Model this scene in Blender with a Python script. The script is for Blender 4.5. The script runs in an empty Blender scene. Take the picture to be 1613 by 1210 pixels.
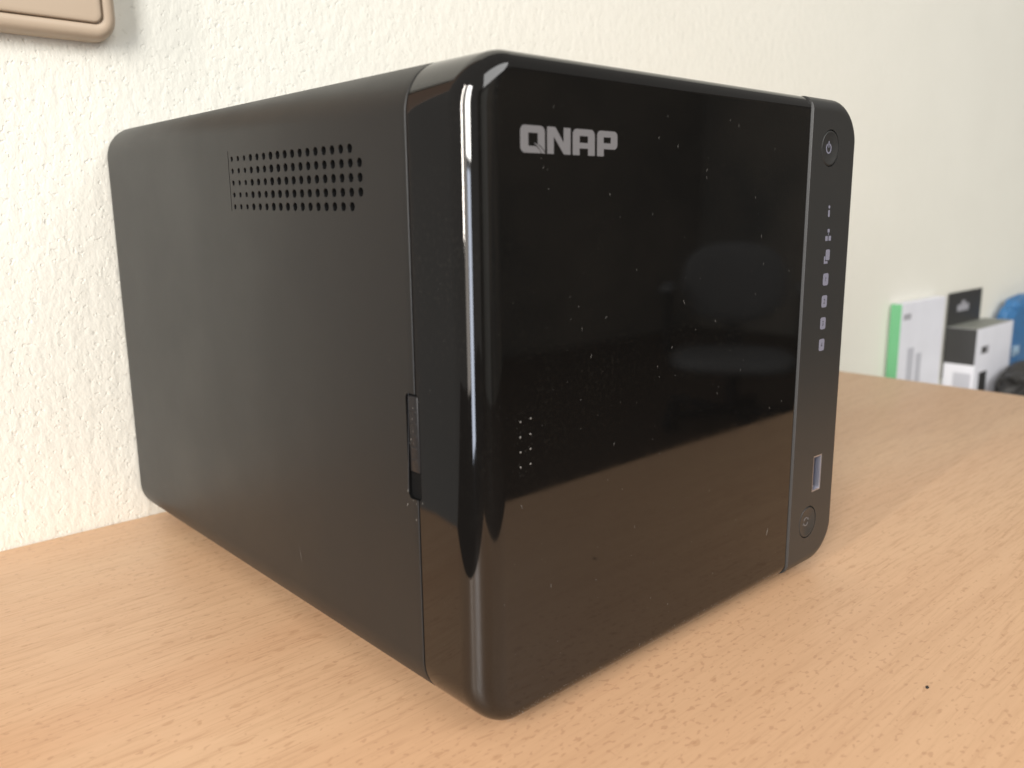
import bpy, bmesh, math, random
from mathutils import Vector, Matrix
from mathutils import noise as mnoise
random.seed(7)
S = bpy.context.scene
COL = S.collection
MM = 0.001
R_ = math.radians

# ------------------------------------------------------------------ camera
cam = bpy.data.cameras.new("camera")
camo = bpy.data.objects.new("camera", cam)
COL.objects.link(camo)
r = Vector((0.73662339, -0.67621763, -0.01075626))
u = Vector((0.14328838, 0.14050525, 0.97965643))
d = Vector((0.66094963, 0.72317909, -0.20039358))
M = Matrix((r, u, -d)).transposed().to_4x4()
M.translation = Vector((-119.338, -142.405, 133.673)) * MM
camo.matrix_world = M
cam.sensor_width = 36.0
cam.sensor_fit = 'HORIZONTAL'
cam.lens = 1342.755 / 1613 * 36
cam.clip_start = 0.01
cam.clip_end = 60
cam.dof.use_dof = True
cam.dof.focus_distance = 0.262
cam.dof.aperture_fstop = 15.0
S.camera = camo

# ------------------------------------------------------------------ view, world, lamps
S.view_settings.view_transform = 'Standard'
S.view_settings.look = 'None'
S.view_settings.exposure = 0.06
S.view_settings.gamma = 1.0
W = bpy.data.worlds.new("World")
S.world = W
W.use_nodes = True
bg = W.node_tree.nodes['Background']
bg.inputs[0].default_value = (1.0, 0.95, 0.88, 1)
bg.inputs[1].default_value = 0.24

def area(name, x, y0, y1, z0, z1, radiance, color):
    L = bpy.data.lights.new(name, 'AREA')
    L.shape = 'RECTANGLE'
    L.size = abs(y1 - y0)
    L.size_y = abs(z1 - z0)
    L.energy = radiance * math.pi * L.size * L.size_y
    L.color = color
    o = bpy.data.objects.new(name, L)
    COL.objects.link(o)
    o.location = (x, (y0 + y1) / 2, (z0 + z1) / 2)
    o.rotation_euler = Vector((-1, 0, 0)).to_track_quat('Z', 'Y').to_euler()
    return o
# the tall window to the left of the desk: sky in its upper part, garden in its lower part
area("window_sky_light", -1.8, -1.16, -0.62, 0.30, 1.45, 30.0, (1.0, 0.97, 0.93))
area("window_garden_light", -1.8, -1.05, -0.66, -0.50, 0.27, 9.0, (0.78, 0.85, 1.0))
area("window_curtain_light", -1.8, -0.61, -0.24, -0.30, 1.45, 2.5, (1.0, 0.90, 0.80))
area("window_gap_light", -1.8, -0.20, -0.16, 0.10, 1.45, 115.0, (1.0, 0.92, 0.84))
# a high window in the wall opposite the desk
hw = area("high_window_light", 0, 0, 3.6, 0, 1.5, 4.2, (0.98, 0.975, 0.96))
hw.location = (0.5, -3.1, 2.2)
hw.rotation_euler = Vector((0.1, -2.6, 2.0)).to_track_quat('Z', 'Y').to_euler()

# ------------------------------------------------------------------ helpers
def link(name, me, mat=None, parent=None, smooth=None):
    o = bpy.data.objects.new(name, me)
    COL.objects.link(o)
    if mat is not None and not me.materials:
        for m in (mat if isinstance(mat, (list, tuple)) else [mat]):
            me.materials.append(m)
    if parent is not None:
        o.parent = parent
    if smooth is not None:
        me.shade_smooth()
        me.set_sharp_from_angle(angle=R_(smooth))
    return o

def obj(name, bm, mat=None, parent=None, smooth=None):
    me = bpy.data.meshes.new(name)
    bmesh.ops.recalc_face_normals(bm, faces=bm.faces)
    bm.to_mesh(me)
    bm.free()
    return link(name, me, mat, parent, smooth)

def thing(name, label, cat, loc=(0, 0, 0)):
    o = bpy.data.objects.new(name, None)
    o.empty_display_size = 0.02
    COL.objects.link(o)
    o.location = Vector(loc) * MM
    o['label'] = label
    o['category'] = cat
    return o

def box_bm(x0, x1, y0, y1, z0, z1, bev=0.0, seg=2, bm=None):
    b = bm or bmesh.new()
    t = bmesh.new()
    bmesh.ops.create_cube(t, size=1)
    for v in t.verts:
        v.co = Vector(((x0 + x1) / 2 + v.co.x * (x1 - x0), (y0 + y1) / 2 + v.co.y * (y1 - y0), (z0 + z1) / 2 + v.co.z * (z1 - z0))) * MM
    if bev:
        bmesh.ops.bevel(t, geom=t.edges[:], offset=bev * MM, segments=seg, affect='EDGES', profile=0.5)
    me = bpy.data.meshes.new("tmp")
    t.to_mesh(me); t.free()
    b.from_mesh(me)
    bpy.data.meshes.remove(me)
    return b

def loft(rings, cap0=True, cap1=True, closed=True):
    bm = bmesh.new()
    vr = [[bm.verts.new(Vector(p) * MM) for p in ring] for ring in rings]
    n = len(rings[0])
    for a, b in zip(vr, vr[1:]):
        for i in range(n if closed else n - 1):
            j = (i + 1) % n
            bm.faces.new((a[i], a[j], b[j], b[i]))
    if cap0: bm.faces.new(vr[0])
    if cap1: bm.faces.new(list(reversed(vr[-1])))
    return bm

# profile in the x-z plane: list of (x, z, nx, nz)
HT, ZF, WD, RC = 168.0, 6.3, 170.0, 12.8
def arc(cx, cz, rad, a0, a1, n):
    out = []
    for k in range(n + 1):
        a = R_(a0 + (a1 - a0) * k / n)
        out.append((cx + rad * math.cos(a), cz + rad * math.sin(a), math.cos(a), math.sin(a)))
    return out
def prof_full(R=RC, x0=0, x1=WD, z0=ZF, z1=HT, n=14):
    p = arc(x1 - R, z1 - R, R, 0, 90, n) + arc(x0 + R, z1 - R, R, 90, 180, n)
    p += arc(x0 + R, z0 + R, R, 180, 270, n) + arc(x1 - R, z0 + R, R, 270, 360, n)
    return p

# ------------------------------------------------------------------ materials
def mat(name, base=(0.5, 0.5, 0.5), rough=0.5, ior=1.5, metallic=0.0, **kw):
    m = bpy.data.materials.new(name)
    m.use_nodes = True
    nt = m.node_tree
    p = nt.nodes['Principled BSDF']
    p.inputs['Base Color'].default_value = (*base, 1)
    p.inputs['Roughness'].default_value = rough
    p.inputs['IOR'].default_value = ior
    p.inputs['Metallic'].default_value = metallic
    for k, v in kw.items():
        p.inputs[k.replace('_', ' ')].default_value = v
    return m, nt, p
def N(nt, t, **kw):
    n = nt.nodes.new(t)
    for k, v in kw.items():
        if isinstance(k, str) and hasattr(n, k): setattr(n, k, v)
    return n
def noise(nt, vec, scale, detail=3, rough=0.5, dist=0.0):
    n = nt.nodes.new('ShaderNodeTexNoise')
    n.inputs['Scale'].default_value = scale
    n.inputs['Detail'].default_value = detail
    n.inputs['Roughness'].default_value = rough
    n.inputs['Distortion'].default_value = dist
    nt.links.new(vec, n.inputs['Vector'])
    return n.outputs[0]
def mapping(nt, vec, scale=(1, 1, 1), loc=(0, 0, 0), rot=(0, 0, 0)):
    n = nt.nodes.new('ShaderNodeMapping')
    n.inputs['Scale'].default_value = scale
    n.inputs['Location'].default_value = loc
    n.inputs['Rotation'].default_value = rot
    nt.links.new(vec, n.inputs['Vector'])
    return n.outputs[0]
def ramp(nt, fac, stops):
    n = nt.nodes.new('ShaderNodeValToRGB')
    el = n.color_ramp.elements
    while len(el) < len(stops): el.new(0.5)
    for e, (p, c) in zip(el, stops):
        e.position = p
        e.color = (c, c, c, 1) if isinstance(c, (int, float)) else (*c, 1)
    nt.links.new(fac, n.inputs[0])
    return n.outputs[0]
def mix(nt, fac, a, b, mode='MIX'):
    n = nt.nodes.new('ShaderNodeMix')
    n.data_type = 'RGBA'; n.blend_type = mode
    for s, i in ((fac, 0), (a, 6), (b, 7)):
        if isinstance(s, (int, float)): n.inputs[i].default_value = s
        elif isinstance(s, tuple): n.inputs[i].default_value = (*s, 1)
        else: nt.links.new(s, n.inputs[i])
    return n.outputs[2]
def math_(nt, op, a, b=0.0):
    n = nt.nodes.new('ShaderNodeMath'); n.operation = op
    for i, s in enumerate((a, b)):
        if isinstance(s, (int, float)): n.inputs[i].default_value = s
        else: nt.links.new(s, n.inputs[i])
    return n.outputs[0]
def bump(nt, p, h, strength, dist):
    n = nt.nodes.new('ShaderNodeBump')
    n.inputs['Strength'].default_value = strength
    n.inputs['Distance'].default_value = dist
    nt.links.new(h, n.inputs['Height'])
    nt.links.new(n.outputs[0], p.inputs['Normal'])
def coords(nt): return nt.nodes.new('ShaderNodeTexCoord').outputs['Object']

# glossy black plastic, with a thin film of dust and smears in its roughness
m_gloss, nt, p = mat("glossy_black_plastic", (0.0045, 0.0042, 0.004), 0.035, 1.66)
c = coords(nt)
sm = noise(nt, c, 55, 5, 0.65)
nt.links.new(ramp(nt, sm, [(0.35, 0.03), (0.75, 0.085)]), p.inputs['Roughness'])
dustn = noise(nt, c, 900, 2, 0.5)
film = math_(nt, 'MULTIPLY', ramp(nt, dustn, [(0.52, 0.0), (0.80, 1.0)]), ramp(nt, noise(nt, c, 28, 4, 0.6), [(0.42, 0.0), (0.75, 1.0)]))
nt.links.new(mix(nt, film, (0.0045, 0.0042, 0.004), (0.016, 0.015, 0.013)), p.inputs['Base Color'])
wav = noise(nt, c, 9, 1, 0.4)
bump(nt, p, wav, 0.25, 0.0006)

m_case, nt, p = mat("matte_black_case", (0.0100, 0.0098, 0.0092), 0.42, 1.52)
c = coords(nt)
bump(nt, p, noise(nt, c, 2600, 2, 0.6), 0.25, 0.0001)
nt.links.new(ramp(nt, noise(nt, c, 24, 5, 0.6), [(0.3, 0.41), (0.7, 0.48)]), p.inputs['Roughness'])

m_strip, nt, p = mat("satin_dark_grey_plastic", (0.030, 0.030, 0.029), 0.38, 1.5)
bump(nt, p, noise(nt, coords(nt), 3200, 2, 0.6), 0.2, 0.00008)
m_dark, _, _ = mat("dark_gap", (0.003, 0.003, 0.003), 0.85, 1.25)
m_hole, _, _ = mat("vent_interior_black", (0.003, 0.003, 0.003), 0.8, 1.25)
m_latch, nt, p = mat("satin_black_latch", (0.013, 0.0125, 0.013), 0.36)
bump(nt, p, noise(nt, coords(nt), 2600, 2, 0.6), 0.25, 0.0001)
m_logo, _, _ = mat("silver_grey_print", (0.19, 0.185, 0.19), 0.45)
m_icon, _, _ = mat("pale_icon_print", (0.22, 0.22, 0.28), 0.5)
m_steel, _, _ = mat("usb_steel", (0.70, 0.70, 0.76), 0.42, metallic=1.0)
m_blue, _, _ = mat("usb_blue_tongue", (0.012, 0.035, 0.13), 0.4)
m_rubber, _, _ = mat("black_rubber", (0.012, 0.012, 0.012), 0.7)
m_dust, _, _ = mat("pale_dust", (0.27, 0.26, 0.24), 0.8)

# beech laminate: grain runs along x
m_beech, nt, p = mat("beech_laminate", (0.6, 0.4, 0.25), 0.42, 1.45)
c = coords(nt)
broad = noise(nt, mapping(nt, c, (1.4, 8, 1)), 1.6, 3, 0.5, 0.6)
streak = noise(nt, mapping(nt, c, (6, 120, 6)), 1.5, 4, 0.6, 0.5)
fine = noise(nt, mapping(nt, c, (70, 1100, 70)), 1.0, 3, 0.6, 0.3)
region = noise(nt, mapping(nt, c, (4, 9, 4), (7.7, 2, 0)), 1.0, 2, 0.5)
base = mix(nt, ramp(nt, broad, [(0.30, 0.0), (0.70, 1.0)]), (0.60, 0.365, 0.212), (0.645, 0.425, 0.258))
base = mix(nt, math_(nt, 'MULTIPLY', ramp(nt, streak, [(0.45, 0.0), (0.70, 1.0)]), 0.28), base, (0.47, 0.27, 0.15))
fs = math_(nt, 'MULTIPLY', ramp(nt, fine, [(0.50, 0.0), (0.70, 1.0)]), ramp(nt, region, [(0.35, 0.5), (0.65, 0.12)]))
base = mix(nt, fs, base, (0.40, 0.22, 0.12))
# medullary flecks: short lens shapes along the grain, gathered in patches
fl = noise(nt, mapping(nt, c, (400, 680, 400)), 1.0, 1, 0.4, 0.25)
flm = ramp(nt, math_(nt, 'ADD', fl, math_(nt, 'MULTIPLY', region, 0.30)), [(0.775, 0.0), (0.86, 1.0)])
base = mix(nt, math_(nt, 'MULTIPLY', flm, 0.42), base, (0.38, 0.20, 0.11))
fl2 = noise(nt, mapping(nt, c, (170, 420, 170), (3, 5, 0)), 1.0, 1, 0.4, 0.4)
flm2 = ramp(nt, math_(nt, 'ADD', fl2, math_(nt, 'MULTIPLY', noise(nt, c, 9, 1), 0.35)), [(0.87, 0.0), (0.94, 1.0)])
base = mix(nt, math_(nt, 'MULTIPLY', flm2, 0.42), base, (0.42, 0.23, 0.12))
nt.links.new(base, p.inputs['Base Color'])
nt.links.new(ramp(nt, fine, [(0.3, 0.36), (0.7, 0.48)]), p.inputs['Roughness'])
bump(nt, p, fine, 0.10, 0.0003)
m_edge, _, _ = mat("beech_edge_band", (0.58, 0.37, 0.22), 0.5)

# rough cast plaster
m_wall, nt, p = mat("cream_plaster", (0.86, 0.84, 0.74), 0.85)
c = coords(nt)
n1 = noise(nt, mapping(nt, c, (1, 1, 0.6)), 560, 3, 0.55, 0.4)
n2 = noise(nt, mapping(nt, c, (1, 1, 0.55)), 230, 3, 0.5, 0.2)
v = nt.nodes.new('ShaderNodeTexVoronoi'); v.inputs['Scale'].default_value = 300
nt.links.new(c, v.inputs['Vector'])
h = math_(nt, 'ADD', math_(nt, 'MULTIPLY', n1, 0.6), math_(nt, 'MULTIPLY', n2, 1.0))
pit = ramp(nt, noise(nt, c, 520, 1, 0.4), [(0.27, 0.0), (0.35, 1.0)])
h = math_(nt, 'ADD', h, math_(nt, 'MULTIPLY', pit, 0.5))
bump(nt, p, h, 0.42, 0.0009)
nt.links.new(mix(nt, ramp(nt, noise(nt, c, 6, 4, 0.6), [(0.3, 0.0), (0.7, 1.0)]), (0.835, 0.82, 0.735), (0.875, 0.86, 0.775)), p.inputs['Base Color'])

m_switch, _, _ = mat("beige_switch_plastic", (0.53, 0.42, 0.31), 0.42)
m_floor, nt, p = mat("dark_parquet", (0.06, 0.04, 0.03), 0.5)
nt.links.new(mix(nt, noise(nt, mapping(nt, coords(nt), (2, 30, 1)), 2, 4), (0.045, 0.03, 0.02), (0.09, 0.06, 0.04)), p.inputs['Base Color'])
m_oppwall, nt, p = mat('warm_grey_room_wall', (0.30, 0.28, 0.25), 0.8)
nt.links.new(mix(nt, ramp(nt, noise(nt, coords(nt), 0.9, 3, 0.6), [(0.35, 0.0), (0.65, 1.0)]), (0.16, 0.165, 0.16), (0.38, 0.34, 0.29)), p.inputs['Base Color'])
m_palepanel, _, _ = mat('pale_panel_paint', (0.62, 0.63, 0.60), 0.5)
m_chair, nt, p = mat('grey_chair_fabric', (0.15, 0.155, 0.16), 0.8)
bump(nt, p, noise(nt, coords(nt), 300, 2), 0.4, 0.001)
m_casing, _, _ = mat("brown_door_casing", (0.28, 0.17, 0.11), 0.45)
m_carcass, _, _ = mat("white_melamine", (0.62, 0.60, 0.55), 0.5)

def paper(name, col, rough=0.55):
    m, nt, p = mat(name, col, rough)
    c = coords(nt)
    nt.links.new(mix(nt, ramp(nt, noise(nt, c, 30, 3), [(0.3, 0.0), (0.7, 1.0)]), tuple(x * 0.94 for x in col), col), p.inputs['Base Color'])
    return m
m_green = paper("green_card", (0.17, 0.50, 0.25))
m_white = paper("white_card", (0.84, 0.85, 0.92))
m_black = paper("black_card", (0.045, 0.045, 0.045), 0.4)
m_greyc = paper("grey_print", (0.42, 0.42, 0.46))
m_greyl = paper("pale_grey_print", (0.56, 0.57, 0.63))
m_greytop = paper("grey_green_card", (0.26, 0.27, 0.24))
m_bag, nt, p = mat("blue_foil_bag", (0.05, 0.19, 0.42), 0.35)
bump(nt, p, noise(nt, coords(nt), 75, 4, 0.6, 1.0), 0.9, 0.006)
m_bagtext, _, _ = mat("pale_blue_lettering", (0.55, 0.75, 0.9), 0.4)
m_pouch, nt, p = mat("black_nylon", (0.03, 0.029, 0.028), 0.55)
bump(nt, p, noise(nt, coords(nt), 90, 3), 0.4, 0.002)

# ------------------------------------------------------------------ setting
YW = 231.3
ZT = 3.0            # top of the desk
def struct(name, bm, m, smooth=None):
    o = obj(name, bm, m, None, smooth)
    o['kind'] = 'structure'
    return o
fl_ = struct('floor', box_bm(-4000, 6000, -4000, 1500, -760, -735), m_floor)
wall = obj('wall', box_bm(-92, 3200, YW, YW + 120, -735, 1700), m_wall)
wall['label'] = 'cream rough plaster wall behind the desk'
wall['category'] = 'wall'
wall['kind'] = 'structure'
del wall['label'], wall['category']

struct('opposite_wall', box_bm(-2400, 5200, -3700, -3600, -735, 1700), m_oppwall)
struct('side_wall', box_bm(5200, 5300, -3600, 1500, -735, 1700), m_oppwall)
struct('pale_reflection_panel', box_bm(-1500, -250, -3598, -3560, -735, 1300, 4), m_palepanel)  # unseen pale panel added to reflect as a light band in the glossy corner
t = thing('door_casing', 'brown door casing at the left end of the plaster wall', 'door casing', (-118.5, YW, -735))
obj('upright', box_bm(-26, 26, -8, 126, 0, 2100, 2), m_casing, t)

# ------------------------------------------------------------------ desk
t = thing('desk', 'beech laminate desk top pushed against the plaster wall, with the black device on it', 'desk', (228, 50, -735 + ZT))
def L(x, y, z): return (x - 228, y - 50, z + 735)
def lbox(x0, x1, y0, y1, z0, z1, bev=0): return box_bm(x0 - 228, x1 - 228, y0 - 50, y1 - 50, z0 + 735, z1 + 735, bev)
obj('tabletop', lbox(-94, 533.5, -132.7, YW - 0.6, -25, 0, 0.8), m_beech, t, 30)
b = lbox(533.6, 535, -134.7, YW - 0.6, -25, -0.4, 0.4)
obj('edge_band', b, m_edge, t)
obj('edge_band', lbox(-96, -94.1, -134.7, YW - 0.6, -25, -0.4, 0.4), m_edge, t)
obj('edge_band', lbox(-94.1, 533.6, -134.7, -132.8, -25, -0.4, 0.4), m_edge, t)
obj('side_panel', lbox(-76, -58, -124, YW - 4, -735, -25.5, 1), m_edge, t)
obj('side_panel', lbox(503, 521, -124, YW - 4, -735, -25.5, 1), m_edge, t)
obj('back_panel', lbox(-57, 502, YW - 22, YW - 6, -600, -26, 1), m_edge, t)

# ------------------------------------------------------------------ the network storage device
nas = thing('network_storage_device', 'black four bay network storage box with glossy door standing on the desk', 'storage device', (0, 0, 0))

YS, D = 23.0, 228.25
# case with slot for the latch and drilled vents
P = prof_full(n=16)
rings = []
for y, ins in ((YS + 0.5, 0.2), (YS + 0.65, 0.05), (YS + 1.1, 0.0), (YS + 3, 0.0), (D - 3, 0.0), (D - 1.2, 0.0), (D - 0.5, 0.25), (D - 0.1, 0.8), (D, 1.5)):
    rings.append([(x - ins * nx, y, z - ins * nz) for x, z, nx, nz in P])
case_bm = loft(rings)
me = bpy.data.meshes.new('case')
bmesh.ops.recalc_face_normals(case_bm, faces=case_bm.faces)
case_bm.to_mesh(me); case_bm.free()
me.materials.append(m_case); me.materials.append(m_hole)
case = bpy.data.objects.new('case', me); COL.objects.link(case); case.parent = nas

def vent_positions():
    out = []
    for row in range(5):
        for k in range(18):
            if k == 17 and row in (0, 4): continue
            y = 114.5 - 4.19 * k
            top, bot = 150.05 - 1.3 * k / 16, 135.75 - 1.15 * k / 16
            z = 149.75 - 0.62 * k / 16 + (135.45 - 149.75) * row / 4
            rad = (0.72 if k < 3 else 0.95 if k < 6 else 1.1)
            out.append((y, z, rad))
    return out
vents = vent_positions()
cut = bmesh.new()
for y, z, rad in vents:
    mtx = Matrix.Translation(Vector((0, y, z)) * MM) @ Matrix.Rotation(R_(90), 4, 'Y')
    bmesh.ops.create_cone(cut, cap_ends=True, segments=20, radius1=(rad + 0.12) * MM, radius2=(rad + 0.12) * MM, depth=6 * MM, matrix=mtx)
# the slot of the latch and the shallow groove beside the vents
def slot_bm(y0, y1, z0, z1, rad, x0, x1, n=5):
    pr = arc(y1 - rad, z1 - rad, rad, 0, 90, n) + arc(y0 + rad, z1 - rad, rad, 90, 180, n) + arc(y0 + rad, z0 + rad, rad, 180, 270, n) + arc(y1 - rad, z0 + rad, rad, 270, 360, n)
    return loft([[(x0, a, b) for a, b, _, _ in pr], [(x1, a, b) for a, b, _, _ in pr]])
for sb in (slot_bm(20.5, 27.2, 62.6, 89.8, 1.3, -3, 2.6), slot_bm(116.75, 117.1, 134.2, 152.2, 0.15, -1, 0.35, 2)):
    tm = bpy.data.meshes.new('t'); bmesh.ops.recalc_face_normals(sb, faces=sb.faces); sb.to_mesh(tm); sb.free(); cut.from_mesh(tm); bpy.data.meshes.remove(tm)
cm = bpy.data.meshes.new('cutter'); bmesh.ops.recalc_face_normals(cut, faces=cut.faces); cut.to_mesh(cm); cut.free()
cm.materials.append(m_case); cm.materials.append(m_hole)
for f in cm.polygons: f.material_index = 1
cutter = bpy.data.objects.new('cutter', cm); COL.objects.link(cutter)
mod = case.modifiers.new('b', 'BOOLEAN'); mod.operation = 'DIFFERENCE'; mod.object = cutter; mod.solver = 'EXACT'
dg = bpy.context.evaluated_depsgraph_get()
newme = bpy.data.meshes.new_from_object(case.evaluated_get(dg))
case.modifiers.clear(); case.data = newme; newme.name = 'case'
bpy.data.objects.remove(cutter)
print('case polys', len(newme.polygons), [m.name for m in newme.materials])
newme.shade_smooth(); newme.set_sharp_from_angle(angle=R_(25))

# moulded rim of each vent hole
def cup_mesh(rad):
    ring = lambda x, rr: [(x, rr * math.cos(2 * math.pi * i / 20), rr * math.sin(2 * math.pi * i / 20)) for i in range(20)]
    bm = loft([ring(-0.015, rad + 0.16), ring(0.0, rad + 0.10), ring(0.14, rad), ring(1.5, rad)], cap0=False)
    me = bpy.data.meshes.new('vent_hole')
    bmesh.ops.recalc_face_normals(bm, faces=bm.faces)
    for f in bm.faces:
        if f.calc_center_median().x > 0.2 * MM: f.material_index = 1
    bm.to_mesh(me); bm.free()
    me.materials.append(m_case); me.materials.append(m_hole)
    me.shade_smooth(); me.set_sharp_from_angle(angle=R_(40))
    return me
cups = {rr: cup_mesh(rr) for rr in (0.72, 0.95, 1.1)}
for y, z, rad in vents:
    o = bpy.data.objects.new('vent_hole', cups[rad]); COL.objects.link(o)
    o.location = Vector((0, y, z)) * MM; o.parent = nas

# latch
ltc = obj('latch', box_bm(0.3, 2.4, 22.75, 26.75, 69.6, 89.2, 0.4, 3), m_latch, nas, 40)
for k in range(5):
    obj('grip_ridge', box_bm(0.18, 0.6, 23.4, 26.1, 72.6 + 3.1 * k, 73.2 + 3.1 * k, 0.1, 1), m_latch, ltc)
# raised lip at the slot, shaped to carry its rim highlight
sl = obj('latch_slot_rim', loft([[(xx, a + s * na, b + s * nb) for a, b, na, nb in arc(25.9, 88.5, 1.3, 0, 90, 5) + arc(24.9, 88.5, 1.3, 90, 180, 5)[:0] + []] + [(xx, 27.2 + s, 64.0)] for xx, s in ((-0.02, 0.45), (-0.10, 0.2), (0.0, 0.0))], False, False, False), m_latch, nas, 60)

# inner frame seen in the seams
obj('inner_frame', loft([[(x - 1.0 * nx, y, z - 1.0 * nz) for x, z, nx, nz in P] for y in (6, 40)]), m_dark, nas)

# door: glossy, wraps the left corner
XS = 139.3
PD = arc(RC, HT - RC, RC, 90, 180, 20) + arc(RC, ZF + RC, RC, 180, 270, 20)
PD = [(XS, HT, 0.0, 1.0)] + PD + [(XS, ZF, 0.0, -1.0)]
def rfil(nx): return 4.6 + 3.4 * max(0.0, -nx) ** 2
rings = []
ks = 14
rings.append([(x - 0.25 * nx, YS - 0.02, z - 0.25 * nz) for x, z, nx, nz in PD])
rings.append([(x, YS - 0.3, z) for x, z, nx, nz in PD])
rings.append([(x, YS - 1.0, z) for x, z, nx, nz in PD])
for k in range(ks + 1):
    a = math.pi / 2 * k / ks
    ring = []
    for i, (x, z, nx, nz) in enumerate(PD):
        rf = rfil(nx)
        ins = rf * (1 - math.cos(a)); y = rf * (1 - math.sin(a))
        ring.append((x - ins * nx, y, z - ins * nz))
    rings.append(ring)
last = rings[-1]
rings.append([(x + (75 - x) * 0.004, y, z + (87 - z) * 0.004) for x, y, z in last])
rings.append([(x + (75 - x) * 0.03, y, z + (87 - z) * 0.03) for x, y, z in last])
dbm = loft(rings)
me = bpy.data.meshes.new('door'); bmesh.ops.recalc_face_normals(dbm, faces=dbm.faces); dbm.to_mesh(me); dbm.free()
me.materials.append(m_gloss); me.materials.append(m_dark)
door = bpy.data.objects.new('door', me); COL.objects.link(door); door.parent = nas
sb_ = slot_bm(21.75, 30, 62.6, 89.8, 1.3, -3, 2.6)
cm = bpy.data.meshes.new('cutter'); bmesh.ops.recalc_face_normals(sb_, faces=sb_.faces); sb_.to_mesh(cm); sb_.free()
cm.materials.append(m_gloss); cm.materials.append(m_dark)
for f in cm.polygons: f.material_index = 1
cutter = bpy.data.objects.new('cutter', cm); COL.objects.link(cutter)
mod = door.modifiers.new('b', 'BOOLEAN'); mod.operation = 'DIFFERENCE'; mod.object = cutter; mod.solver = 'EXACT'
newme = bpy.data.meshes.new_from_object(door.evaluated_get(bpy.context.evaluated_depsgraph_get()))
door.modifiers.clear(); door.data = newme; newme.name = 'door'
bpy.data.objects.remove(cutter)
newme.shade_smooth(); newme.set_sharp_from_angle(angle=R_(35))


# right-hand control strip
PS = [(139.9, ZF, 0.0, -1.0)] + arc(WD - RC, ZF + RC, RC, 270, 360, 18) + arc(WD - RC, HT - RC, RC, 0, 90, 18) + [(139.9, HT, 0.0, 1.0)]
rings = [[(x - 0.25 * nx, YS - 0.02, z - 0.25 * nz) for x, z, nx, nz in PS], [(x, YS - 0.4, z) for x, z, nx, nz in PS]]
FY = -0.55
for k in range(9):
    a = math.pi / 2 * k / 8
    ring = []
    for i, (x, z, nx, nz) in enumerate(PS):
        rf = 1.6 + 2.6 * abs(nz)
        ins = rf * (1 - math.cos(a)); y = FY + rf * (1 - math.sin(a))
        ring.append((x - ins * nx, y, z - ins * nz))
    rings.append(ring)
# chamfer on the left side: the two end points move in as the strip comes forward
for ri, ring in enumerate(rings):
    yy = ring[0][1]
    off = max(0.0, min(0.5, (0.2 - yy) * 0.7))
    for i in (0, -1):
        x, y, z = ring[i]; ring[i] = (x + off, y, z)
last = rings[-1]
rings.append([(x + (155 - x) * 0.02, y, z + (87 - z) * 0.004) for x, y, z in last])
sbm = loft(rings)
me = bpy.data.meshes.new('control_strip'); bmesh.ops.recalc_face_normals(sbm, faces=sbm.faces); sbm.to_mesh(me); sbm.free()
me.materials.append(m_strip); me.materials.append(m_dark)
strip = bpy.data.objects.new('control_strip', me); COL.objects.link(strip); strip.parent = nas
cut = bmesh.new()
BX, BZ1, BZ2, BR = 152.4, 152.2, 23.3, 5.9
for bz in (BZ1, BZ2):
    bmesh.ops.create_cone(cut, cap_ends=True, segments=64, radius1=BR * MM, radius2=BR * MM, depth=6 * MM, matrix=Matrix.Translation(Vector((BX, FY, bz)) * MM) @ Matrix.Rotation(R_(90), 4, 'X'))
UX0, UX1, UZ0, UZ1 = 154.2, 160.2, 33.9, 47.1
box_bm(UX0, UX1, -3, 12, UZ0, UZ1, bm=cut)
cm = bpy.data.meshes.new('cutter'); bmesh.ops.recalc_face_normals(cut, faces=cut.faces); cut.to_mesh(cm); cut.free()
cm.materials.append(m_strip); cm.materials.append(m_dark)
cutter = bpy.data.objects.new('cutter', cm); COL.objects.link(cutter)
mod = strip.modifiers.new('b', 'BOOLEAN'); mod.operation = 'DIFFERENCE'; mod.object = cutter; mod.solver = 'EXACT'
dg = bpy.context.evaluated_depsgraph_get()
newme = bpy.data.meshes.new_from_object(strip.evaluated_get(dg))
strip.modifiers.clear(); strip.data = newme; newme.name = 'control_strip'
bpy.data.objects.remove(cutter)
newme.shade_smooth(); newme.set_sharp_from_angle(angle=R_(30))

# dished round buttons
def button(bz):
    rr = BR - 0.28
    ring = lambda y, q: [(BX + q * math.cos(2 * math.pi * i / 64), y, bz + q * math.sin(2 * math.pi * i / 64)) for i in range(64)]
    rg = [ring(FY + 2.5, rr), ring(FY + 0.35, rr), ring(FY + 0.08, rr - 0.12), ring(FY - 0.02, rr - 0.4)]
    for q in (0.86, 0.7, 0.5, 0.3, 0.12):
        rg.append(ring(FY - 0.02 + 0.75 * (1 - (q / 0.93) ** 2), rr * q))
    return obj('button', loft(rg), m_strip, nas, 50)
b1 = button(BZ1); b2 = button(BZ2)

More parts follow.
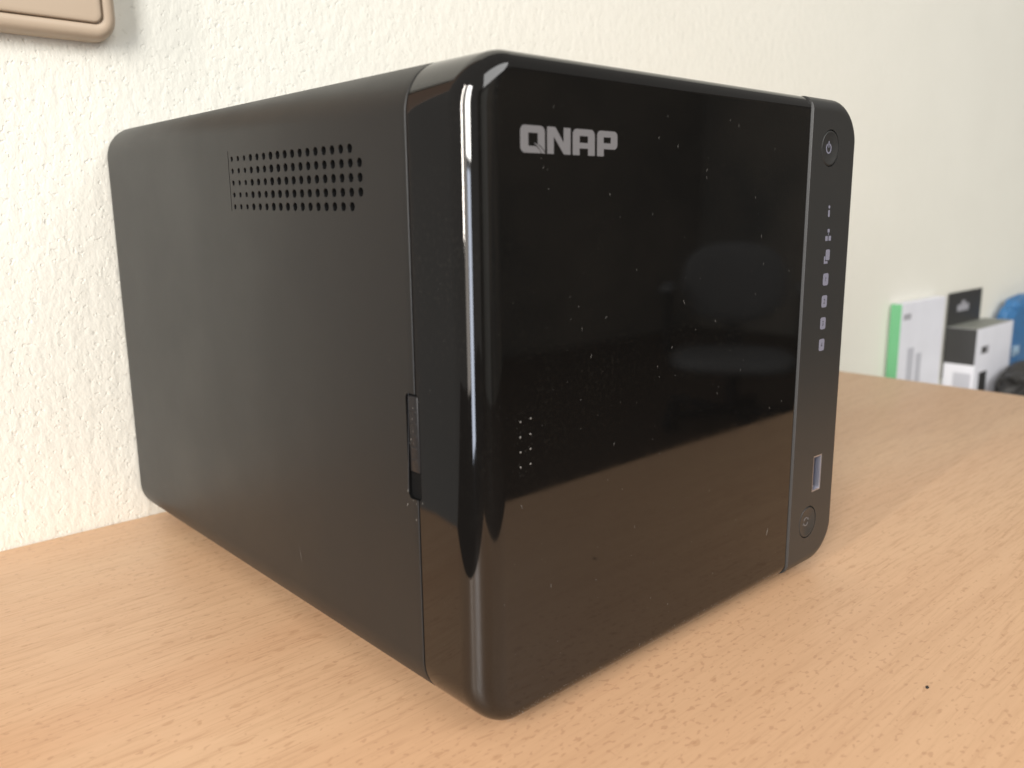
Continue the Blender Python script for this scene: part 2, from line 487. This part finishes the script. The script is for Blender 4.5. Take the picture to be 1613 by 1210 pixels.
# flat printed shapes on the front: curves filled and given a hair of thickness
def print_shape(name, polys, y, m, parent, thick=0.03, label=None):
    cu = bpy.data.curves.new(name, 'CURVE'); cu.dimensions = '2D'; cu.fill_mode = 'BOTH'; cu.extrude = thick * MM
    for pl in polys:
        sp = cu.splines.new('POLY'); sp.points.add(len(pl) - 1); sp.use_cyclic_u = True
        for q, (a, b) in zip(sp.points, pl): q.co = (a * MM, b * MM, 0, 1)
    to = bpy.data.objects.new('t', cu); COL.objects.link(to)
    me = bpy.data.meshes.new_from_object(to.evaluated_get(bpy.context.evaluated_depsgraph_get()))
    bpy.data.objects.remove(to)
    me.transform(Matrix.Translation((0, y * MM, 0)) @ Matrix.Rotation(R_(90), 4, 'X'))
    me.name = name
    o = link(name, me, m, parent)
    if label: o['label'] = label
    return o
def rr_poly(x0, x1, z0, z1, rad, n=5, corners=(1, 1, 1, 1)):
    # corners: bottom-left, bottom-right, top-right, top-left
    out = []
    for (cx, cz, a0, on) in ((x0 + rad, z0 + rad, 180, corners[0]), (x1 - rad, z0 + rad, 270, corners[1]), (x1 - rad, z1 - rad, 0, corners[2]), (x0 + rad, z1 - rad, 90, corners[3])):
        if on: out += [(a, b) for a, b, _, _ in arc(cx, cz, rad, a0, a0 + 90, n)]
        else: out.append((cx + rad * (1 if a0 in (270, 0) else -1), cz + rad * (1 if a0 in (0, 90) else -1)))
    return out
zb, zt = 146.08, 152.05
Q = rr_poly(14.1, 21.68, zb, zt, 1.3)
# the tail of the Q is a separate leaf cut out of the ring
leaf = [(18.2, 148.3), (19.0, 148.1), (19.9, 147.75), (20.7, 147.2), (21.35, 146.6), (21.85, 146.08), (20.65, 146.08), (20.25, 146.75), (19.6, 147.4), (18.9, 147.9)]
hole = [(16.5, 147.65), (16.5, 150.45), (19.48, 150.45), (19.48, 148.02), (20.05, 147.87), (20.9, 147.27), (21.5, 146.72)]
ringQ = [(a, b) for a, b in Q]
Qmain = []
Qmain = arc(14.1 + 1.3, zt - 1.3, 1.3, 180, 90, 5) + arc(21.68 - 1.3, zt - 1.3, 1.3, 90, 0, 5)
Qmain = [(a, b) for a, b, _, _ in Qmain] + [(21.68, 146.62), (21.5, 146.75), (20.9, 147.3), (20.1, 147.85), (19.48, 148.1), (19.48, 150.45), (16.5, 150.45), (16.5, 147.6), (18.75, 147.6), (19.5, 147.2), (20.1, 146.62), (20.45, 146.08)] + [(a, b) for a, b, _, _ in arc(14.1 + 1.3, zb + 1.3, 1.3, 270, 180, 5)]
print_shape('letter', [Qmain], -0.02, m_logo, nas)
lq = print_shape('letter_tail', [leaf], -0.02, m_logo, nas)
print_shape('letter', [[(22.48, zb), (24.56, zb), (24.56, 149.9), (27.9, zb), (30.1, zb), (30.1, zt), (27.85, zt), (27.85, 148.65), (25.05, zt), (22.48, zt)]], -0.02, m_logo, nas)
Apoly = [(30.9, zb), (33.2, zb), (33.2, 147.65), (36.17, 147.65), (36.17, zb), (38.5, zb)] + [(a, b) for a, b, _, _ in arc(38.5 - 1.35, zt - 1.35, 1.35, 0, 90, 5) + arc(30.9 + 1.35, zt - 1.35, 1.35, 90, 180, 5)]
print_shape('letter', [Apoly, [(33.2, 148.95), (36.15, 148.95), (36.15, 150.5), (33.2, 150.5)]], -0.02, m_logo, nas)
Ppoly = [(39.4, zb), (41.75, zb), (41.75, 147.8)] + [(a, b) for a, b, _, _ in arc(46.75 - 1.2, 147.8 + 1.2, 1.2, 270, 360, 5) + arc(46.75 - 1.2, zt - 1.2, 1.2, 0, 90, 5) + arc(39.4 + 1.2, zt - 1.2, 1.2, 90, 180, 5)]
print_shape('letter', [Ppoly, [(41.68, 149.2), (44.35, 149.2), (44.35, 150.58), (41.68, 150.58)]], -0.02, m_logo, nas)

# status icons on the strip
IY = FY - 0.02
IX = 154.6
def box_p(cx, cz, w, h, rad=0.2): return rr_poly(cx - w / 2, cx + w / 2, cz - h / 2, cz + h / 2, rad, 3)
def disc_p(cx, cz, rad, n=16): return [(cx + rad * math.cos(2 * math.pi * i / n), cz + rad * math.sin(2 * math.pi * i / n)) for i in range(n)]
print_shape('status_icon', [disc_p(IX - .5, 133.4, .55), box_p(IX - .5, 131.3, 1.0, 2.3, .3)], IY, m_icon, nas)
print_shape('status_icon', [box_p(IX, 125.6, 1.2, 1.2), box_p(IX - 1.1, 123.1, 1.5, 1.6), box_p(IX + 1.1, 123.1, 1.5, 1.6), [(IX - .15, 125.1), (IX - .15, 124.1), (IX + .15, 124.1), (IX + .15, 125.1)]], IY, m_icon, nas)
print_shape('status_icon', [rr_poly(IX - .9, IX + 1.7, 115.8, 119.4, .5, 3)], IY, m_icon, nas)
print_shape('status_icon', [[(IX - 1.9, 114.7), (IX + .5, 114.7), (IX + .5, 115.5), (IX - 1.25, 115.5), (IX - 1.25, 117.2), (IX - 1.9, 117.2)]], IY, m_icon, nas)
digits = {
 1: [[(-.1, -.8), (.25, -.8), (.25, .8), (-.05, .8), (-.45, .45), (-.3, .25), (-.1, .4)]],
 2: [[(-.5, -.8), (.5, -.8), (.5, -.5), (-.05, -.5), (.5, .15), (.5, .6), (.2, .8), (-.3, .8), (-.5, .5), (-.2, .45), (.1, .5), (.15, .2), (-.5, -.55)]],
 3: [[(-.5, -.8), (.3, -.8), (.5, -.6), (.5, -.2), (.3, 0), (.5, .2), (.5, .6), (.3, .8), (-.5, .8), (-.5, .5), (.2, .5), (.2, .15), (-.2, .15), (-.2, -.15), (.2, -.15), (.2, -.5), (-.5, -.5)]],
 4: [[(.1, -.8), (.4, -.8), (.4, .8), (.1, .8), (-.55, -.2), (-.55, -.45), (.1, -.45), (.1, -.15), (-.2, -.15), (.1, .35)]]}
for k, zc in enumerate((109.4, 101.95, 94.45, 87.0)):
    tx = IX + 0.05
    print_shape('status_icon', [rr_poly(tx - 1.75, tx + 1.75, zc - 2.05, zc + 2.05, .75, 4, (1, 1, 1, 1)), [(tx + a * .95, zc + b * .95) for a, b in digits[k + 1][0]]], IY, m_icon, nas)
# power symbol and copy symbol in the dished buttons
def arc_band(cx, cz, r0, r1, a0, a1, n=20):
    o_ = [(cx + r1 * math.cos(R_(a0 + (a1 - a0) * i / n)), cz + r1 * math.sin(R_(a0 + (a1 - a0) * i / n))) for i in range(n + 1)]
    i_ = [(cx + r0 * math.cos(R_(a0 + (a1 - a0) * i / n)), cz + r0 * math.sin(R_(a0 + (a1 - a0) * i / n))) for i in range(n, -1, -1)]
    return o_ + i_
print_shape('power_symbol', [arc_band(BX, BZ1, 1.25, 1.75, 120, 420), [(BX - .25, BZ1 + .2), (BX + .25, BZ1 + .2), (BX + .25, BZ1 + 2.3), (BX - .25, BZ1 + 2.3)]], FY + 0.58, m_icon, b1)
print_shape('copy_symbol', [arc_band(BX, BZ2, 1.3, 1.6, 20, 160), arc_band(BX, BZ2, 1.3, 1.6, 200, 340), [(BX + 1.1, BZ2 + .9), (BX + 2.0, BZ2 + 1.1), (BX + 1.5, BZ2 + .1)], [(BX - 1.1, BZ2 - .9), (BX - 2.0, BZ2 - 1.1), (BX - 1.5, BZ2 - .1)]], FY + 0.58, m_logo, b2)

# USB port: steel shell with blue tongue
def frame_bm(x0, x1, z0, z1, y0, y1, th):
    bm = bmesh.new()
    for a in ((x0, x0 + th, z0, z1), (x1 - th, x1, z0, z1), (x0 + th, x1 - th, z0, z0 + th), (x0 + th, x1 - th, z1 - th, z1)):
        box_bm(a[0], a[1], y0, y1, a[2], a[3], 0, bm=bm)
    return bm
usb = obj('usb_port', frame_bm(UX0 + .05, UX1 - .05, UZ0 + .05, UZ1 - .05, FY + 0.1, 9, 0.45), m_steel, nas)
obj('port_tongue', box_bm(UX0 + 0.9, UX0 + 2.2, FY + 1.6, 9, UZ0 + 1.0, UZ1 - 1.0, 0.15), m_blue, usb)
obj('port_back', box_bm(UX0 + 0.5, UX1 - 0.5, 8.5, 9.5, UZ0 + .5, UZ1 - .5), m_dark, usb)

obj('base', box_bm(15, 155, 9.5, 214, ZT + 0.4, ZF + 1.2, 0.5), m_rubber, nas)  # hidden dark block added under the body to deepen the contact shadow
# rubber feet
for fx in (22, 148):
    for fy in (34, 200):
        bm = bmesh.new()
        bmesh.ops.create_cone(bm, cap_ends=True, segments=32, radius1=8 * MM, radius2=9 * MM, depth=(ZF - ZT) * MM, matrix=Matrix.Translation(Vector((fx, fy, (ZF + ZT) / 2 + 0.05)) * MM))
        obj('foot', bm, m_rubber, nas, 40)

# dust, lint and fine scratches on the door and the case
def speck(bm, o, n, size, ang, ln=1.0):
    # a low five-sided grain on the surface with normal n
    n = Vector(n); a = Vector((0, 0, 1)); b = n.cross(a)
    e1 = a * math.cos(ang) + b * math.sin(ang); e2 = n.cross(e1)
    o = Vector(o)
    vs = [bm.verts.new((o + (e1 * math.cos(t_) * size * ln + e2 * math.sin(t_) * size) + n * 0.004) * MM) for t_ in [2 * math.pi * i / 6 for i in range(6)]]
    top = bm.verts.new((o + n * size * 0.7) * MM)
    for i in range(6): bm.faces.new((vs[i], vs[(i + 1) % 6], top))
bm = bmesh.new()
rnd = random.Random(11)
FN = (0, -1, 0)
for x, z in ((13.4, 84.7), (16.7, 85.0), (13.3, 81.0), (16.6, 81.2), (13.35, 77.3), (16.6, 77.5), (13.35, 73.6), (16.6, 73.8)):
    speck(bm, (x, 0, z), FN, 0.20, rnd.random() * 3, 1.5)
for _ in range(60):
    speck(bm, (rnd.gauss(14.6, 1.8), 0, rnd.uniform(71, 87)), FN, rnd.uniform(0.015, 0.035), rnd.random() * 3, rnd.uniform(1, 2))
for _ in range(220):
    x = 6 + 130 * rnd.random() ** 1.3
    speck(bm, (x, 0, rnd.uniform(14, 160)), FN, rnd.uniform(0.015, 0.05) if rnd.random() < .93 else rnd.uniform(.05, .08), rnd.random() * 3, rnd.uniform(1, 2.2))
for _ in range(45):
    speck(bm, (rnd.uniform(9, 132), 0, rnd.uniform(14, 158)), FN, 0.035, rnd.uniform(-0.6, 0.6), rnd.uniform(6, 18))
speck(bm, (126.3, 0, 26.5), FN, 0.07, -0.35, 22)
speck(bm, (76, 0, 108), FN, 0.04, 0.5, 22)
for _ in range(30):
    speck(bm, (0, rnd.uniform(9, 22), rnd.uniform(20, 150)), (-1, 0, 0), rnd.uniform(0.02, 0.06), rnd.random() * 3, rnd.uniform(1, 2))
for y, z, s_ in ((24.5, 86.2, .10), (24.9, 83.4, .11), (24.8, 80.3, .09), (25.7, 78.0, .13), (26.3, 77.0, .08), (24.7, 77.2, .08)):
    speck(bm, (0.16, y, z), (-1, 0, 0), s_, rnd.random() * 3, 1.4)
for y, z, s_, l_ in ((27.6, 64.3, .16, 2.4), (25.4, 62.2, .1, 1.6), (21.5, 62.4, .12, 1.2), (24.2, 61.6, .08, 1.5), (28.0, 60.5, .06, 9), (24.4, 57.3, .08, 4)):
    speck(bm, (-0.01, y, z), (-1, 0, 0), s_, -0.3, l_)
for _ in range(40):
    speck(bm, (0, rnd.uniform(28, 220), rnd.uniform(20, 155)), (-1, 0, 0), rnd.uniform(0.02, 0.06), rnd.random() * 3, rnd.uniform(1, 3))
speck(bm, (0, 86.5, 29), (-1, 0, 0), 0.028, 0.25, 120)
# lint along the lower front edge; also stands in for the desk's grazing reflection
for _ in range(650):
    x = rnd.uniform(8, 137)
    a = rnd.uniform(0.1, 1.15)
    speck(bm, (x, 4.6 * (1 - math.cos(a)), ZF + 4.6 * (1 - math.sin(a))), FN, rnd.uniform(0.02, 0.06), rnd.random() * 3, rnd.uniform(1, 4))
du = obj('dust', bm, m_dust, nas)
du['kind'] = 'stuff'

# a few crumbs on the desk
tk = obj('crumb', bmesh.new(), m_rubber)
bm = bmesh.new(); bmesh.ops.create_icosphere(bm, subdivisions=2, radius=0.45 * MM)
for v_ in bm.verts: v_.co *= 1 + 0.3 * mnoise.noise(v_.co * 4000)
bm.to_mesh(tk.data); bm.free()
tk.location = Vector((108.6, -61.5, ZT + 0.3)) * MM
tk['label'] = 'tiny dark crumb on the bare desk at the right of the device'
tk['category'] = 'crumb'

# ------------------------------------------------------------------ light switch on the wall
sw = thing('light_switch', 'beige light switch with rounded corners on the plaster wall, above and left of the device', 'light switch', (-31.1, YW, 238.6))
sw.scale = (0.977, 0.977, 0.977)
def rrect3(x0, x1, z0, z1, rad, y, ins, n=8):
    return [(a - ins * na, y, b - ins * nb) for a, b, na, nb in arc(x1 - rad, z1 - rad, rad, 0, 90, n) + arc(x0 + rad, z1 - rad, rad, 90, 180, n) + arc(x0 + rad, z0 + rad, rad, 180, 270, n) + arc(x1 - rad, z0 + rad, rad, 270, 360, n)]
x0, x1, z0, z1 = -40, 40, -40, 40
rg = []
for y, ins in ((-0.3, 0.5), (-1.0, 0.1), (-2.5, 0.0), (-5.5, 0.15), (-7.3, 0.7), (-8.4, 1.6), (-8.9, 2.6), (-9.0, 3.6), (-9.0, 5.5), (-8.7, 5.9), (-7.0, 6.0)):
    rg.append(rrect3(x0, x1, z0, z1, 9, y, ins))
obj('cover_frame', loft(rg), m_switch, sw, 50)
rg = []
for y, ins in ((-7.2, 0), (-9.3, 0.0), (-9.7, 0.25), (-9.85, 0.8), (-9.9, 2)):
    rg.append(rrect3(-33.6, 33.6, -33.6, 33.6, 3.2, y, ins))
obj('rocker', loft(rg), m_switch, sw, 50)

# ------------------------------------------------------------------ things beyond the desk
ZS = -125.0
sb = thing('low_shelf', 'low white shelf beyond the far end of the desk, under the cartons', 'shelf', (974.5, 120.8, -729.3))
obj('shelf_board', box_bm(-440, 500, -200, 107, 592, 610, 1), m_carcass, sb)
obj('side_panel', box_bm(-440, -422, -200, 107, 0, 591.5, 1), m_carcass, sb)
obj('side_panel', box_bm(482, 500, -200, 107, 0, 591.5, 1), m_carcass, sb)

def face_print(name, x0, x1, z0, z1, y, m, parent):
    return obj(name, box_bm(x0, x1, y - 0.12, y + 0.05, z0, z1), m, parent)
def side_print(name, y0, y1, z0, z1, x, m, parent):
    return obj(name, box_bm(x - 0.12, x + 0.05, y0, y1, z0, z1), m, parent)

g = thing('product_box', 'slim white carton with a bright green spine, leaning against the wall', 'box', (736.1, 218.6, -119.1))
g.scale = (0.977, 0.977, 0.977)
H1 = 160
obj('carton', box_bm(0.6, 112, 0, 11, 0, H1, 0.5), m_white, g)
obj('green_spine', box_bm(-0.3, 0.5, -0.1, 11.1, 0, H1, 0.2), m_green, g)
face_print('printed_logo', 6, 24, H1 - 17, H1 - 11, 0, m_greyc, g)
face_print('printed_picture', 22, 38, 48, 112, 0, m_greyl, g)
face_print('printed_picture', 44, 58, 56, 104, 0, m_greyl, g)

g = thing('hanging_box', 'black and white carton with a black hang tab standing beside the green edged carton', 'box', (882.0, 195.9, -119.1))
g.scale = (0.977, 0.977, 0.977)
H2 = 121.5
obj('carton', box_bm(0, 115, 0, 33.5, 0, H2 - 0.3, 0.6), m_white, g)
obj('top_panel', box_bm(0.3, 114.7, 0.3, 33.2, H2 - 0.29, H2, 0), m_greytop, g)
side_print('black_band', 0.3, 33.3, 80, H2 - 0.5, 0, m_black, g)
side_print('printed_picture', 3, 22, 40, 70, 0, m_greyl, g)
tab = obj('hang_tab', box_bm(0.2, 101, 33.6, 34.6, 60, H2 + 38, 0.2), m_black, g)
o = obj('printed_logo', box_bm(-17, 17, -0.15, 0.05, -4, 4), m_greyc, tab)
o.location = Vector((44, 33.6, H2 + 19)) * MM
o = obj('printed_logo', box_bm(-5, 5, -0.17, 0.05, 3.5, 8), m_greyc, tab)
o.location = Vector((44, 33.6, H2 + 19)) * MM
face_print('printed_logo', 16, 40, 91, 100, 0, m_greyc, g)
face_print('printed_logo', 18, 32, 92, 99, -0.14, m_black, g)
face_print('printed_picture', 16, 40, 20, 70, 0, m_black, g)

def blob(name, dims, seed, m, parent, wr=0.12, sq=0.55, sub=5):
    bm = bmesh.new()
    bmesh.ops.create_icosphere(bm, subdivisions=sub, radius=1)
    for v_ in bm.verts:
        c_ = v_.co.copy()
        q = Vector([math.copysign(abs(a) ** sq, a) for a in c_])
        q *= 1 + wr * mnoise.noise(c_ * 2.2 + Vector((seed, 0, 0))) + wr * 0.4 * mnoise.noise(c_ * 6 + Vector((0, seed, 0)))
        v_.co = Vector((q.x * dims[0] / 2, q.y * dims[1] / 2, q.z * dims[2] / 2)) * MM
    zmin = min(v_.co.z for v_ in bm.verts)
    for v_ in bm.verts: v_.co.z = max(v_.co.z - zmin - 0.001, 0)
    return obj(name, bm, m, parent, 60)
g = thing('blue_bag', 'shiny blue bag with pale lettering at the right edge behind the black pouch', 'bag', (1118.2, 217.6, -119.1))
g.scale = (0.977, 0.977, 0.977)
blob('bag_body', (205, 22, 138), 3, m_bag, g, 0.12, 0.5)
# lettering
def text_mesh(s, size, m, parent, loc, rot):
    cu = bpy.data.curves.new('lettering', 'FONT'); cu.body = s; cu.size = size * MM; cu.extrude = 0.3 * MM; cu.offset = 0.012 * size * MM
    to = bpy.data.objects.new('t', cu); COL.objects.link(to)
    me = bpy.data.meshes.new_from_object(to.evaluated_get(bpy.context.evaluated_depsgraph_get()))
    bpy.data.objects.remove(to)
    o = link('lettering', me, m, parent)
    o.location = Vector(loc) * MM; o.rotation_euler = rot
    return o
text_mesh("EN", 18, m_bagtext, g, (-89, -13.2, 71), (R_(90), 0, 0))
g = thing('black_pouch', 'black padded pouch at the right edge in front of the blue bag', 'pouch', (1003.9, 168.8, -119.1))
g.scale = (0.977, 0.977, 0.977)
blob('pouch_body', (190, 42, 70), 9, m_pouch, g, 0.18, 0.6)
obj('pull_tab', box_bm(-28, -16, -24, -22, 28, 42, 1), m_white, g)

# ------------------------------------------------------------------ office chair behind the camera, mirrored in the glossy door
ch = thing('office_chair', 'grey office chair across the room, seen only as a faint reflection in the glossy door', 'chair', (2825, -1755, -735))
ch.rotation_euler = (0, 0, math.atan2(0.56, -0.83) - math.pi / 2)
# the backrest faces local +y
bm = bmesh.new(); bmesh.ops.create_icosphere(bm, subdivisions=4, radius=1)
for v_ in bm.verts:
    q = Vector([math.copysign(abs(a) ** 0.78, a) for a in v_.co])
    v_.co = Vector((q.x * 215, q.y * 35 - 0.00045 * (q.x * 215) ** 2 * -1 - 200, q.z * 165 + 560)) * MM
obj('backrest', bm, m_chair, ch, 60)
bm = bmesh.new(); bmesh.ops.create_icosphere(bm, subdivisions=4, radius=1)
for v_ in bm.verts:
    q = Vector([math.copysign(abs(a) ** 0.6, a) for a in v_.co])
    v_.co = Vector((q.x * 240, q.y * 235 + 20, q.z * 34 + 270)) * MM
obj('seat', bm, m_chair, ch, 60)
obj('back_support', box_bm(-25, 25, -245, -222, 270, 560, 6), m_rubber, ch)
bm = bmesh.new(); bmesh.ops.create_cone(bm, cap_ends=True, segments=24, radius1=28 * MM, radius2=24 * MM, depth=180 * MM, matrix=Matrix.Translation((0, 0, 0.155)))
obj('column', bm, m_rubber, ch, 40)
for sx in (-1, 1):
    obj('armrest', box_bm(sx * 265 - 28, sx * 265 + 28, -150, 110, 540, 564, 10, 3), m_chair, ch)
    obj('arm_post', box_bm(sx * 262 - 14, sx * 262 + 14, -50, 0, 290, 539, 5), m_rubber, ch)
for k in range(5):
    a = 2 * math.pi * k / 5
    lg = obj('leg', box_bm(0, 300, -22, 22, 45, 75, 8), m_rubber, ch); lg.rotation_euler = (0, 0, a)
    bm = bmesh.new(); bmesh.ops.create_cone(bm, cap_ends=True, segments=20, radius1=25 * MM, radius2=25 * MM, depth=40 * MM, matrix=Matrix.Translation((0.29, 0, 0.026)) @ Matrix.Rotation(R_(90), 4, 'X'))
    obj('castor', bm, m_rubber, lg, 40)
